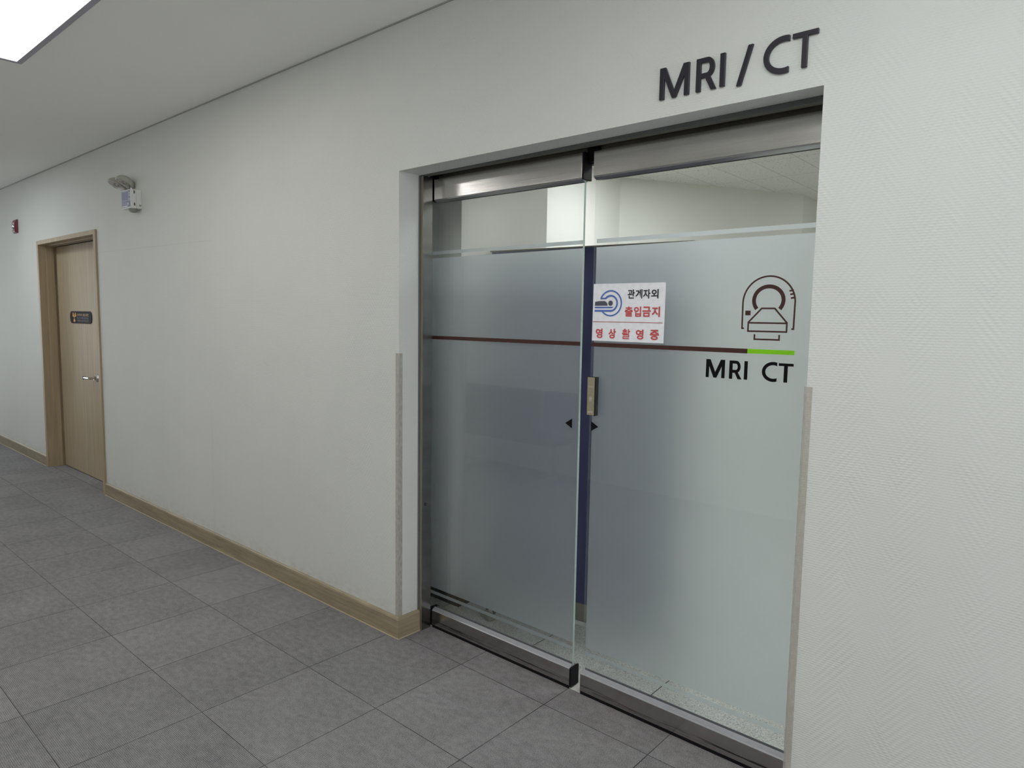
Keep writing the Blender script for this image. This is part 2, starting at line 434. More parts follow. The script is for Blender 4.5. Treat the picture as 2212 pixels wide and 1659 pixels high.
# over the opening: the papered soffit rises a little towards the back and the right
lo = [(XL, 0, ZO), (XR, 0, 2.0955), (XR, .119, 2.1075), (XL, .119, 2.0935)]
va = [bm.verts.new(p) for p in lo]; vb = [bm.verts.new((p[0], p[1], ZC + .1)) for p in lo]
bm.faces.new(va); bm.faces.new(vb[::-1])
for k in range(4): bm.faces.new((va[k], vb[k], vb[(k + 1) % 4], va[(k + 1) % 4]))
box(bm, XL, XR, .119, WT, 2.13, ZC + .1)
box(bm, XR, XE1, 0, WT, 0, ZC + .1)
struct('wall_front', bm, WALL, 'off-white embossed corridor wall holding the sliding glass doors and the wooden door', 'wall')
bm = B(); box(bm, XE0, XE1, YB - .1, YB, 0, ZC + .1)
struct('wall_back', bm, WALL, 'off-white corridor wall facing the sliding glass doors', 'wall')
def holed(bm, x0, x1, ya, yb, za, zb):
    box(bm, x0, x1, YB - .1, ya, 0, ZC + .1); box(bm, x0, x1, yb, WT, 0, ZC + .1)
    box(bm, x0, x1, ya, yb, 0, za); box(bm, x0, x1, ya, yb, zb, ZC + .1)
bm = B(); holed(bm, XE0 - .1, XE0, -2.5, -.3, .3, 2.4)
struct('wall_left', bm, WALL, 'off-white wall closing the far left end of the corridor', 'wall')
bm = B(); holed(bm, XE1, XE1 + .1, -2.5, -.3, .3, 2.4)
struct('wall_right', bm, WALL, 'off-white wall closing the near right end of the corridor', 'wall')
bm = B(); box(bm, XE0 - .1, XE1 + .1, YB - .1, .1845, -.1, 0)
struct('floor', bm, CARPET, 'grey ribbed carpet tiles on the corridor floor', 'floor')
bm = B(); box(bm, XE0 - .1, XE1 + .1, YB - .1, 0.0, ZC, ZC + .1)
struct('ceiling', bm, CEIL, 'plain white corridor ceiling', 'ceiling')
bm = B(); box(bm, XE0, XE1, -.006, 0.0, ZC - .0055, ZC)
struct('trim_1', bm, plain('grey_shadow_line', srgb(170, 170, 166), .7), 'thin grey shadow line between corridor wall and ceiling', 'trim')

def baseboard(name, x0, x1, label, ret=False):
    bm = B()
    prof = [(0, 0), (-.0135, 0), (-.0135, .088), (-.011, .096), (-.005, .1005), (0, .1005)]
    prism_yz(bm, prof, x0, x1)
    if ret:   # turns the corner into the door reveal
        a = [bm.verts.new((XL + (-p[0]), (p[0]), p[1])) for p in prof]
        b = [bm.verts.new((XL + (-p[0]), .119, p[1])) for p in prof]
        bm.faces.new(a); bm.faces.new(b[::-1])
        for i in range(6): bm.faces.new((a[i], b[i], b[(i + 1) % 6], a[(i + 1) % 6]))
        # the front run ends in a mitre at the corner
        c = [bm.verts.new((x1, p[0], p[1])) for p in prof]; d = [bm.verts.new((XL - p[0], p[0], p[1])) for p in prof]
        for i in range(6): bm.faces.new((c[i], d[i], d[(i + 1) % 6], c[(i + 1) % 6]))
    return struct(name, bm, BASEB, label, 'skirting board')
baseboard('baseboard_left', XE0, DL - .001, 'wood-look skirting left of the wooden door')
baseboard('baseboard_middle', DR + .001, -1.193, 'wood-look skirting running right from the wooden door to a joint')
baseboard('baseboard_front', -1.1915, XL, 'wood-look skirting that turns the corner into the sliding door reveal', ret=True)
baseboard('baseboard_right', XR + .001, XE1, 'wood-look skirting right of the sliding doors')
bm = B()
box(bm, DR + .001, XL + .014, -.0170, -.0134, 0, .004); box(bm, XE0, DL, -.0170, -.0134, 0, .004)
box(bm, XL + .0134, XL + .017, -.017, .119, 0, .004)
struct('trim_2', bm, plain('caulk', srgb(196, 180, 158), .5), 'pale sealant bead along the foot of the skirting', 'trim')

# the room behind the doors
bm = B(); box(bm, -1.6, 4.2, .1845, 8.1, -.1, 0)
struct('floor', bm, TERR, 'pale speckled tile floor behind the sliding doors', 'floor')
bm = B(); box(bm, -1.6, 4.2, WT, 8.1, ZR, ZR + .1)
struct('ceiling', bm, CT, 'perforated white ceiling tiles of the room behind the glass', 'ceiling')
bm = B(); box(bm, -1.2, -.05, .43, 1.094, 0, ZR)
struct('wall_inner_left', bm, ROOMWALL, 'grey-white wall corner seen through the left glass door', 'wall')
bm = B(); prism_z(bm, [(-.80, 1.094), (-.80, 3.01), (.126, 4.67), (.126, 8.0), (-1.5, 8.0), (-1.5, 1.094)], 0, ZR)
struct('wall_inner_far', bm, ROOMWALL, 'angled off-white wall deep in the room behind the glass', 'wall')
bm = B(); box(bm, .126, 4.1, 8.0, 8.1, 0, ZR)
struct('wall_inner_back', bm, ROOMWALL, 'off-white end wall of the room behind the glass', 'wall')
bm = B(); box(bm, 3.0, 3.1, WT, 8.0, 0, ZR)
struct('wall_inner_right', bm, ROOMWALL, 'off-white right wall of the room behind the glass', 'wall')
bm = B(); box(bm, -1.2, -1.1, WT, .43, 0, ZR)
struct('wall_inner_pocket', bm, ROOMWALL, 'end wall of the recess the left glass door slides into', 'wall')
bm = B(); box(bm, -1.1, -.05 + .008, .422, .430, 0, .105); box(bm, -.05, -.042, .43, 1.094, 0, .105)
struct('baseboard_inner', bm, plain('black_skirting', (.015, .016, .017), .45), 'black skirting on the wall corner behind the left glass door', 'skirting board')

# ------------------------------------------------------------------ opening: steel jamb and header
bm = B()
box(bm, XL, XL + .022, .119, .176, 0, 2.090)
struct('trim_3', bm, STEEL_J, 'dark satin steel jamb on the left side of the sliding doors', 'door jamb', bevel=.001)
bm = B(); box(bm, XL, XL + .007, .112, .119, .1, 2.090)
struct('trim_4', bm, plain('grey_silicone', srgb(110, 110, 112), .5), 'grey silicone bead beside the steel jamb', 'trim')
bm = B(); box(bm, XL + .009, XL + .0235, .1165, .1195, .0, 2.086)
struct('trim_5', bm, plain('dull_brass_edge', srgb(146, 138, 122), .35, .6), 'dull metal edge strip of the jamb', 'trim')
bm = B(); lathe(bm, [(0, .0), (.007, 0), (.007, .0006), (0, .0006)], axis((XL + .022, .140, .604), (1, 0, 0)), 20)
h = obj('screw_hole', bm, BLACK); tag(h, 'small round black screw hole low on the steel jamb', 'screw hole')
bm = B(); lathe(bm, [(0, .0006), (.0022, .0006), (.0018, .0016), (0, .0019)], axis((XL + .022, .140, .604), (1, 0, 0)), 16)
obj('lens', bm, CHROME, h, smooth=True)  # bright centre of the screw hole in the jamb
bm = B()
box(bm, XL, XR, .119, .125, 2.0905, 2.13)
struct('trim_6', bm, plain('dark_header_lip', srgb(96, 100, 100), .45, .3), 'dark front lip of the steel header above the doors', 'trim')
bm = B()
box(bm, XL, XR, .125, .160, 2.0935, 2.13)
struct('trim_7', bm, plain('satin_header_grey', srgb(112, 110, 102), .5, .2), 'satin grey strip of the header soffit above the sliding doors', 'trim')
bm = B(); box(bm, XL, XR, .160, .262, 2.0985, 2.13)
struct('trim_11', bm, m_steel('header_steel', .20, .22, streak=.1, brush=.15), 'polished steel header soffit reflecting the tops of the door rails', 'trim')
bm = B(); box(bm, -.9, 2.7, .2345, .262, 2.052, 2.098); box(bm, -.9, 2.7, .263, .33, 2.0985, 2.35); box(bm, -.9, -.0005, WT, .263, 2.0985, 2.35); box(bm, 1.7435, 2.7, WT, .263, 2.0985, 2.35); box(bm, .838, .8885, .212, .226, 2.055, 2.098)
struct('trim_8', bm, plain('black_track_cover', (.008, .008, .01), .5, spec=.2), 'black sliding track housing above the glass doors', 'track')
bm = B(); box(bm, XL, XR, .2325, .2343, 2.079, 2.0983)
struct('trim_12', bm, plain('satin_fascia_grey', srgb(176, 171, 160), .4, .2), 'thin satin grey fascia between door rails and header', 'trim')
bm = B(); box(bm, XL + .0, XR, .1850, .30, 0, .0012)
struct('trim_9', bm, plain('pale_threshold', srgb(214, 212, 206), .35), 'pale worn threshold strip below the glass doors', 'threshold')

# ------------------------------------------------------------------ sliding glass doors
GY0, GY1 = .200, .212
RY0, RY1 = .180, .232
def sliding_door(name, label, gx0, gx1, rx0, rx1, cap):
    t = thing(name, label, 'glass door', (gx0, GY0, 0), kind='structure')
    bm = B()
    fs = box(bm, gx0, gx1, GY0, GY1, .05, 2.03)
    for f in fs:
        if abs(f.calc_center_median().x - gx1) < 1e-5: f.material_index = 1
    obj('glass_pane', bm, [GLASS, GEDGE], t)
    bm = B()
    for z0, z1 in ((.178, 1.738), (1.7535, 1.7685), (.1465, .1615)):
        box(bm, gx0 + .004, gx1 - .003, GY1 + .0004, GY1 + .0009, z0, z1)
    tag(obj('frosted_film', bm, FROST, t), 'frosted film with two thin clear lines')
    for nm, prof, mt in (('bottom_rail', [(RY0, .013), (RY0, .082), (.1993, .082), (.1993, .013)], STEEL_M),
                         ('top_rail', [(RY0, 2.0815), (RY0, 1.993), (.1993, 1.993), (.1993, 2.0815)], STEEL)):
        bm = B(); prism_yz(bm, prof, rx0, rx1)
        prism_yz(bm, [(.4127 - y, z) for y, z in prof], rx0, rx1)
        r = obj(nm, bm, mt, t, bevel=.0008)
    for prof, mt in (([(RY0 + .0006, .0822), (RY0 + .003, .0855), (.1994, .0950), (.1994, .0822)], BEAD),
                     ([(RY0 + .0006, 1.9928), (RY0 + .003, 1.9890), (.1994, 1.9815), (.1994, 1.9928)], STEEL_B)):
        bm = B(); prism_yz(bm, prof, rx0, rx1); obj('glazing_bead', bm, mt, t)
        bm = B(); prism_yz(bm, [(.4127 - y, z) for y, z in prof], rx0, rx1); obj('glazing_bead', bm, mt, t)
    bm = B(); box(bm, rx0 + .001, rx1 - .001, RY0 + .0012, RY0 + .0045, .0004, .0135)  # brush seal, made taller to stand for the shadow below the rail too
    obj('seal_and_shade', bm, BLACK, t)
    if cap:
        a, b = cap
        for nm, z0, z1 in (('cap_and_gap_shade', .008, .087), ('cap_and_gap_shade', 1.988, 2.088)):
            bm = B(); box(bm, rx1, rx1 + .008, RY0 + .0005, RY1 + .002, z0, z1); obj(nm, bm, BLACK, t, bevel=.001)
            bm = B(); box(bm, rx0 - .03, rx0, RY0 + .004, RY1, z0, z1); obj(nm, bm, BLACK, t)  # black block stands in for the shade in the gap at the jamb
    return t
D1 = sliding_door('door_1', 'left sliding glass door with one brown stripe and a left-pointing arrow', -.35, .8355, .028, .8365, (0, 1))
D2 = sliding_door('door_2', 'right sliding glass door with scanner icon, green bar and MRI CT lettering', .8855, 2.05, .8890, 2.05, None)
YG = GY0      # decals sit on the corridor side of the pane
def decal(name, parent, mat, shapes, label=None):
    bm = B()
    for i, s in enumerate(shapes):      # each cut piece a hair above the one it overlaps
        e = i * .00003
        if s[0] == 'p': prism(bm, s[1], YG - .0004 - e, YG - e * .5)
        else: stroke(bm, s[1], s[2], YG - .0004 - e, YG - e * .5, s[3] if len(s) > 3 else False)
    o = obj(name, bm, mat, parent)
    if label: tag(o, label)
    return o
decal('stripe', D1, BROWN, [('p', [(-.3, 1.3680), (.8350, 1.3680), (.8350, 1.3835), (-.3, 1.3835)])], 'dark brown horizontal stripe')
decal('stripe', D2, BROWN, [('p', [(.8860, 1.3680), (1.4895, 1.3685), (1.4895, 1.3835), (.8860, 1.3830)])], 'dark brown horizontal stripe')
decal('green_bar', D2, GREEN, [('p', [(1.4897, 1.3690), (1.6370, 1.3700), (1.6370, 1.3835), (1.4897, 1.3835)])], 'lime green end of the stripe')
decal('arrow', D1, INK, [('p', [(.7725, 1.0630), (.8050, 1.0455), (.8055, 1.0840)])], 'black triangle pointing left')
decal('arrow', D2, INK, [('p', [(.9275, 1.0650), (.8948, 1.0835), (.8955, 1.0455)])], 'black triangle pointing right')
# lettering MRI CT
lt = [('p', [(1.3509, 1.2835), (1.3512, 1.344), (1.366, 1.344), (1.384, 1.3025), (1.4022, 1.344), (1.417, 1.344), (1.417, 1.2835), (1.4055, 1.2835), (1.4060, 1.3215), (1.3890, 1.2835), (1.3785, 1.2835), (1.3623, 1.3215), (1.3618, 1.2835)]),
      ('p', [(1.4319, 1.2835), (1.4319, 1.3435), (1.4432, 1.3435), (1.4432, 1.2835)]),
      ('s', [(1.440, 1.3385), (1.4530, 1.3385)] + arc(1.4545, 1.3235, .0105, .015, 88, -88, 14) + [(1.453, 1.3085), (1.440, 1.3085)], .0098),
      ('p', [(1.4490, 1.3075), (1.4600, 1.3075), (1.4748, 1.2835), (1.4612, 1.2835)]),
      ('p', [(1.4818, 1.2840), (1.4818, 1.3437), (1.4932, 1.3437), (1.4932, 1.2840)]),
      ('p', arc(1.5750, 1.3143, .0354, .0314, 70.5, 289.5, 34) + arc(1.5750, 1.3143, .0245, .0212, 299, 61, 30)),
      ('p', [(1.5915, 1.3430), (1.5915, 1.3345), (1.6368, 1.3345), (1.6368, 1.3430)]),
      ('p', [(1.6082, 1.3360), (1.6082, 1.2837), (1.6198, 1.2837), (1.6198, 1.3360)])]
decal('lettering', D2, INK, lt, 'black letters MRI CT')
# scanner icon
w = .0052
outer = [(1.4745, 1.4487), (1.4682, 1.4487), (1.4675, 1.5300)] + arc(1.5493, 1.5290, .0818, .0832, 178, 2, 36) + [(1.6308, 1.5300), (1.6300, 1.4492), (1.6235, 1.4492)]
ic = [('s', outer, w),
      ('s', arc(1.5493, 1.5375, .0462, .0430, 219, -39, 40), .0122),
      ('s', [(1.5290, 1.5122), (1.5700, 1.5122), (1.6095, 1.4680), (1.6095, 1.4400), (1.4880, 1.4400), (1.4880, 1.4680)], w, True),
      ('s', [(1.4880, 1.4665), (1.6095, 1.4665)], w),
      ('s', [(1.5100, 1.4305), (1.5100, 1.4148), (1.5880, 1.4148), (1.5880, 1.4305)], w),
      ('p', [(1.4768, 1.4902), (1.4940, 1.4902), (1.4940, 1.5050), (1.4768, 1.5050)]),
      ('s', [(1.6120, 1.5655), (1.6250, 1.5680)], w), ('s', [(1.6150, 1.5548), (1.6290, 1.5575)], w), ('s', [(1.6175, 1.5435), (1.6310, 1.5462)], w)]
decal('scanner_icon', D2, BROWN, ic, 'brown outline drawing of a body scanner')
# touch switch on the right door
sw = thing('push_switch', 'slim beige PUSH AUTO touch switch on the left edge of the right glass door', 'switch', (.905, .2, 1.11))
bm = B(); box(bm, .8880, .9245, .1805, .1995, 1.1075, 1.2545); obj('housing', bm, plain('switch_black', (.006, .006, .006), .25), sw, bevel=.001)
bm = B(); box(bm, .8886, .9200, .1780, .1806, 1.1095, 1.2525); obj('touch_plate', bm, plain('beige_metal_plate', srgb(176, 164, 142), .32, .5), sw, bevel=.0006)
swi = plain('switch_print', srgb(226, 222, 214), .4)
text_mesh('lettering', 'PUSH', .8945, .9150, 1.2140, 1.2200, .1779, plain('faint_print', srgb(196, 188, 172), .4), sw, .01)
text_mesh('lettering', 'AUTO', .8925, .9150, 1.1180, 1.1255, .1779, swi, sw, .02)
bm = B(); stroke(bm, arc(.9040, 1.1710, .0055, .0080, 0, 360, 20)[:-1], .0010, .1776, .1779, True)
for k in (-1, 0, 1): stroke(bm, [(.9040 + k * .0026, 1.1700), (.9040 + k * .0026, 1.1760)], .0010, .1776, .1779)
stroke(bm, [(.9010, 1.1690), (.9070, 1.1690)], .0012, .1776, .1779)
obj('hand_symbol', bm, swi, sw)

# ------------------------------------------------------------------ paper notice
NX0, NX1, NZ0, NZ1 = .8900, 1.1905, 1.3903, 1.6014
pn = thing('paper_notice', 'white printed notice in Korean with blue scanner symbol taped to the right glass door', 'notice', (1.04, YG, 1.39))
RED = plain('red_ink', srgb(206, 88, 88), .6); RED2 = plain('dark_red_ink', srgb(170, 62, 66), .6)
BLUE = plain('blue_ink', srgb(86, 116, 190), .6); GREYI = plain('grey_ink', srgb(86, 86, 100), .6); BLK = plain('black_ink', srgb(38, 36, 42), .6)
bm = B(); n = 12
top = []
for i in range(n + 1):
    u = i / n; bow = .0022 * math.sin(u * math.pi) * .5
    x = NX0 + (NX1 - NX0) * u
    top.append([bm.verts.new((x + (.0012 if k == 0 else 0), YG - .0018 - bow - dy, z)) for k, (dy, z) in enumerate(((0, NZ1), (.0006, NZ0)))])
for a, b in zip(top, top[1:]): bm.faces.new((a[0], a[1], b[1], b[0]))
s = obj('sheet', bm, plain('white_paper', srgb(246, 245, 250), .6, spec=.2), pn); so = s.modifiers.new('t', 'SOLIDIFY'); so.thickness = .0004; so.offset = -1
YP = YG - .0043
def ink(name, mat, shapes):
    bm = B()
    for i, q in enumerate(shapes):
        e = i * .00004
        if q[0] == 'p': prism(bm, q[1], YP - .0003 - e, YP - e * .5)
        else: stroke(bm, q[1], q[2], YP - .0003 - e, YP - e * .5, q[3] if len(q) > 3 else False)
    return obj(name, bm, mat, pn)
cx, cz = .9690, 1.5295
oo = [(.9345, 1.5485), (.9268, 1.5485)] + arc(cx, cz, .0462, .0458, 155, -137, 44)
ink('scanner_symbol', BLUE, [
    ('s', arc(cx, cz, .0462, .0455, 158, -140, 46), .0053),
    ('p', [(.9252, 1.5447), (.9490, 1.5447), (.9515, 1.5498), (.9262, 1.5498)]),
    ('s', [(.9475, 1.5468)] + arc(cx, cz, .0285, .0277, 136, -88, 34) + [(.9640, 1.5019), (.8996, 1.5019)], .0066),
    ('p', [(.9003, 1.5114), (.9740, 1.5116), (.9790, 1.5135), (.9818, 1.5168), (.9003, 1.5167)])])
ink('patient_symbol', GREYI, [
    ('p', [(.9002, 1.5206), (.9012, 1.5352), (.9198, 1.5378), (.9430, 1.5378), (.9500, 1.5345), (.9545, 1.5290), (.9570, 1.5208)]),
    ('p', arc(.9690, 1.5298, .0097, .0096, 0, 360, 24)[:-1])])
ink('rule', RED2, [('p', [(.8936, 1.4606), (1.1850, 1.4602), (1.1850, 1.4620), (.8936, 1.4624)])])
def hangul(txt, spans, z0, z1, mat, bold):
    for ch, (a, b) in zip(txt, spans):
        if ch == '촬':     # the dense syllable is drawn stroke by stroke
            bm = B(); q = lambda u, v: (a + u * (b - a), z0 + v * (z1 - z0)); t = .0046
            for i, ln in enumerate(([(.22, .955), (.46, .955)], [(.06, .845), (.62, .845)], [(.34, .845), (.30, .74), (.08, .665)], [(.35, .80), (.42, .735), (.62, .67)],
                       [(.34, .66), (.34, .56)], [(.0, .535), (.68, .52)], [(.80, 1.0), (.80, .47)], [(.80, .76), (1.0, .76)],
                       [(.12, .415), (.84, .415), (.84, .235), (.15, .235), (.15, .045), (.90, .045)])):
                stroke(bm, [q(*p) for p in ln], t * (.85 if len(ln) > 4 else 1), YP - .0002 - i * .00004, YP - i * .00002)
            obj('lettering', bm, mat, pn); continue
        text_mesh('lettering', ch, a, b, z0, z1, YP, mat, pn, bold)
hangul('관계자외', [(1.0409, 1.0702), (1.0728, 1.1010), (1.1040, 1.1335), (1.1362, 1.1655)], 1.5460, 1.5785, BLK, .022)
hangul('출입금지', [(1.0313, 1.0640), (1.0690, 1.0985), (1.1035, 1.1370), (1.1410, 1.1734)], 1.4815, 1.5178, RED, .030)
hangul('영상촬영중', [(.9073, .9375), (.9636, .9960), (1.0223, 1.0560), (1.0797, 1.1110), (1.1365, 1.1726)], 1.4005, 1.4365, RED, .036)

# ------------------------------------------------------------------ raised wall letters MRI / CT
YW0, YW1 = -.0085, 0.0
Z0, Z1 = 2.1465, 2.2440
def letter(ch, shapes, cxx):
    bm = B()
    for s in shapes:
        if s[0] == 'p': prism(bm, s[1], YW0, YW1)
        elif s[0] == 'h':      # outline with a counter: filled as a curve, then raised
            cu = bpy.data.curves.new('outline', 'CURVE'); cu.dimensions = '2D'; cu.fill_mode = 'BOTH'; cu.extrude = .00425
            for ring in s[1:]:
                sp = cu.splines.new('POLY'); sp.points.add(len(ring) - 1); sp.use_cyclic_u = True
                for k, (px, pz) in enumerate(ring): sp.points[k].co = (px, pz, 0, 1)
            t = bpy.data.objects.new('outline', cu); C.objects.link(t); bpy.context.view_layer.update()
            me = bpy.data.meshes.new_from_object(t.evaluated_get(bpy.context.evaluated_depsgraph_get()))
            bpy.data.objects.remove(t); bpy.data.curves.remove(cu)
            for v in me.vertices: v.co = (v.co.x, -.00425 - v.co.z, v.co.y)
            bm.from_mesh(me); bpy.data.meshes.remove(me); bmesh.ops.remove_doubles(bm, verts=bm.verts, dist=1e-5)
        else: stroke(bm, s[1], s[2], YW0, YW1)
    nice = {'/': 'slash'}.get(ch, 'letter ' + ch)
    extra = {'M': 'first of the sign above the glass doors', 'R': 'between M and I above the glass doors', 'I': 'just left of the slash above the glass doors',
             '/': 'between MRI and CT above the glass doors', 'C': 'just right of the slash above the glass doors', 'T': 'last of the sign, above the top right door corner'}[ch]
    o = obj('sign_letter', bm, LETTER, bevel=.0012)
    tag(o, 'raised black wall ' + nice + ', ' + extra, 'letter', 'raised letters above the sliding doors')
letter('M', [('p', [(1.2563, Z0), (1.2565, 2.2405), (1.2760, 2.2405), (1.3058, 2.1680), (1.3354, 2.2405), (1.3551, 2.2405), (1.3553, Z0), (1.3390, Z0), (1.3395, 2.2080), (1.3125, Z0), (1.2990, Z0), (1.2722, 2.2095), (1.2721, Z0)])], 1.3)
letter('R', [('h', [(1.3778, Z0), (1.3778, 2.2405), (1.4110, 2.2405)] + arc(1.4125, 2.2120, .0220, .0285, 86, -58, 22) + [(1.4212, 2.1862), (1.4412, Z0), (1.4250, Z0), (1.4062, 2.1838), (1.3920, 2.1838), (1.3920, Z0)],
             [(1.3920, 2.2272), (1.3920, 2.1968), (1.4100, 2.1968)] + arc(1.4110, 2.2120, .0090, .0152, -84, 84, 16) + [(1.4100, 2.2272)])], 1.41)
letter('I', [('p', [(1.4518, Z0 + .001), (1.4518, 2.2410), (1.4672, 2.2410), (1.4672, Z0 + .001)])], 1.46)
letter('/', [('p', [(1.5025, 2.1390), (1.5345, 2.2455), (1.5490, 2.2455), (1.5168, 2.1390)])], 1.52)
letter('C', [('p', arc(1.6345, 2.1966, .0557, .0500, 74.5, 285.5, 40) + arc(1.6345, 2.1966, .0408, .0352, 291, 69, 36))], 1.61)
letter('T', [('p', [(1.6567, 2.2440), (1.6567, 2.2310), (1.6829, 2.2310), (1.6829, 2.1505), (1.6975, 2.1505), (1.6975, 2.2310), (1.7240, 2.2310), (1.7240, 2.2440)])], 1.69)

# ------------------------------------------------------------------ clear corner guards
def guard(name, x_c, sgn, z0, z1, label):
    bm = B(); t = .0018; g = .0006
    # front leaf, then the leaf round the corner
    if sgn < 0: box(bm, x_c - .0195, x_c + g + t, -g - t, -g, z0, z1); box(bm, x_c + g, x_c + g + t, -g, .020, z0, z1)
    else: box(bm, x_c - g - t - .0035, x_c + .0160, -g - t, -g, z0, z1); box(bm, x_c - g - t - .0035, x_c - g - .0035, -g, .020, z0, z1)
    o = obj(name, bm, GUARD, bevel=.0004); tag(o, label, 'corner guard')
    o['group'] = 'clear corner guards'
guard('corner_guard', XL, -1, .1015, 1.3067, 'clear plastic corner guard left of the sliding doors')
guard('corner_guard', XR, 1, .1015, 1.2935, 'clear plastic corner guard right of the sliding doors')

# ------------------------------------------------------------------ wooden door
FI = .045
bm = B()
for a, b in ((DL, DL + FI), (DR - FI, DR)): box(bm, a, b, -.014, 0.0, 0, DT)
box(bm, DL + FI, DR - FI, -.014, 0.0, DT - .036, DT)
ji = DL + FI
for s in (1, -1):
    e = DL if s > 0 else DR
    xa = e + s * .0125; xb = e + s * FI; xc = e + s * (FI + .012)
    box(bm, min(xa, xb), max(xa, xb), 0, .15, 0, DT - .013)
    box(bm, min(xb, xc), max(xb, xc), .046, .110, 0, DT - .036)
box(bm, DL + FI, DR - FI, 0, .15, DT - .036, DT - .013)
box(bm, DL + FI + .012, DR - FI - .012, .046, .110, DT - .046, DT - .036)
struct('trim_10', bm, OAK_F, 'light oak casing and jamb around the wooden door', 'door frame', bevel=.0015)
d3 = thing('door_3', 'light oak laminate door recessed in the wall at far left', 'door', (-4.6, .125, 0), kind='structure')
xa, xs, xb = DL + FI + .020, -4.060, DR - FI - .002
bm = B(); box(bm, xa, xs - .0015, .125, .165, .008, DT - .048); obj('door_leaf', bm, OAK_D, d3, bevel=.001)
bm = B(); box(bm, xs + .0015, xb, .125, .165, .008, DT - .048); obj('side_leaf', bm, OAK_D, d3, bevel=.001)
bm = B(); box(bm, DL + FI, DR - FI, .150, .17, 0, DT - .036); obj('gap_shade', bm, BLACK, d3)  # black sheet behind the leaves, puts the shade into the door gaps
hd = B(); mt = axis((-4.138, .125, .905), (0, -1, 0))
lathe(hd, [(0, 0), (.036, 0), (.036, .005), (.030, .012), (.019, .018), (.016, .034), (0, .034)], mt, 8)
ho = obj('rosette', hd, CHROME, d3)
bm = B(); tube(bm, (-4.138, .115, .905), (-4.138, .050, .905), .0105, 20); tube(bm, (-4.130, .056, .905), (-4.262, .058, .902), .0120, 20)
obj('lever', bm, CHROME, d3, smooth=True)
bm = B(); box(bm, -4.268, -4.258, .045, .071, .889, .915); obj('lever_end', bm, plain('dark_chrome', (.05, .05, .07), .2, 1.0), d3, bevel=.002)
# black radiation sign
sg = thing('door_sign', 'small black rounded sign with orange radiation symbol on the wooden door', 'sign', (-4.5, .125, 1.36))
bm = B()
pl = arc(-4.735, 1.4178, .042, .0535, 90, 270, 14) + arc(-4.262, 1.4178, .042, .0535, -90, 90, 14)
prism(bm, pl, .1205, .1248); obj('plate', bm, plain('black_sign_plate', srgb(30, 27, 32), .6, spec=.2), sg, bevel=.001)
ORG = plain('orange_print', srgb(226, 160, 70), .5); BEI = plain('tan_print', srgb(176, 142, 100), .5); GRP = plain('grey_print', srgb(128, 128, 136), .5)
def sink(name, mat, shapes):
    bm = B()
    for i, q in enumerate(shapes): prism(bm, q, .1200 - i * .00004, .1204 - i * .00002)
    obj(name, bm, mat, sg)
sink('radiation_symbol', ORG, [
    [(-4.7045, 1.4234), (-4.7020, 1.4430), (-4.6950, 1.4595), (-4.6800, 1.4600), (-4.6620, 1.4250), (-4.6620, 1.4200)],
    [(-4.6120, 1.4236), (-4.6140, 1.4430), (-4.6230, 1.4595), (-4.6370, 1.4600), (-4.6560, 1.4250), (-4.6560, 1.4200)],
    arc(-4.6590, 1.4185, .011, .0045, 0, 360, 12)[:-1],
    [(-4.6640, 1.4110), (-4.6860, 1.3860), (-4.6810, 1.3790), (-4.6600, 1.3762), (-4.6390, 1.3790), (-4.6340, 1.3860), (-4.6560, 1.4110)]])
text_mesh('lettering', '관계자외 출입제한', -4.592, -4.293, 1.4270, 1.4515, .1204, BEI, sg, .012)
text_mesh('lettering', '방사선 구역에 임신부는', -4.594, -4.296, 1.4010, 1.4210, .1204, GRP, sg, .0)
text_mesh('lettering', '직원에게 알려주십시오', -4.594, -4.296, 1.3780, 1.3970, .1204, GRP, sg, .0)

# ------------------------------------------------------------------ emergency light
el = thing('emergency_light', 'white box emergency light with two tilted round lamp heads high on the wall', 'emergency light', (-2.84, 0, 2.18))
X0, X1 = -2.918, -2.757
bm = B(); box(bm, X0, X1, -.034, 0.0, 2.182, 2.308); obj('back_box', bm, WHITEP, el, bevel=.003)
bm = B(); box(bm, X0, X1, -.072, -.0345, 2.182, 2.309); obj('front_cover', bm, WHITEP, el, bevel=.003)
BLBL = plain('blue_grey_label', srgb(120, 124, 152), .5); WPR = plain('white_print', srgb(226, 226, 232), .5); DGP = plain('dark_grey_print', srgb(84, 84, 84), .5)
bm = B(); box(bm, X0 + .006, X1 - .006, -.0732, -.0720, 2.191, 2.302); lb = obj('label', bm, BLBL, el)
bm = B()
for zz, r in ((2.284, .006), (2.267, .006), (2.240, .009)):
    stroke(bm, arc(X1 - .0165, zz, r, r * .8, 0, 360, 14)[:-1], .0030, -.0736, -.0732, True)
box(bm, X0 + .012, X1 - .05, -.0736, -.0732, 2.194, 2.202)
box(bm, X0 + .014, X1 - .045, -.0736, -.0732, 2.296, 2.2975); box(bm, X0 + .014, X1 - .045, -.0736, -.0732, 2.236, 2.2375)
box(bm, X1 - .034, X1 - .0325, -.0736, -.0732, 2.205, 2.298)
lathe(bm, [(0, 0), (.008, 0), (.008, .0004), (0, .0004)], axis((X1 - .045, -.0732, 2.213), (0, -1, 0)), 14)
for k in range(5): box(bm, X0 + .02 + k * .018, X0 + .022 + k * .018, -.0735, -.0732, 2.206, 2.230)
obj('label_print', bm, WPR, lb)
bm = B()
box(bm, X1, X1 + .0006, -.052, -.043, 2.281, 2.301); obj('vent', bm, DGP, el)
bm = B(); box(bm, X1, X1 + .0006, -.052, -.043, 2.199, 2.219); obj('vent', bm, DGP, el)
bm = B()
box(bm, X1, X1 + .0005, -.014, -.006, 2.196, 2.199); box(bm, X1, X1 + .0005, -.018, -.014, 2.200, 2.209); box(bm, X1, X1 + .0005, -.011, -.005, 2.201, 2.209)
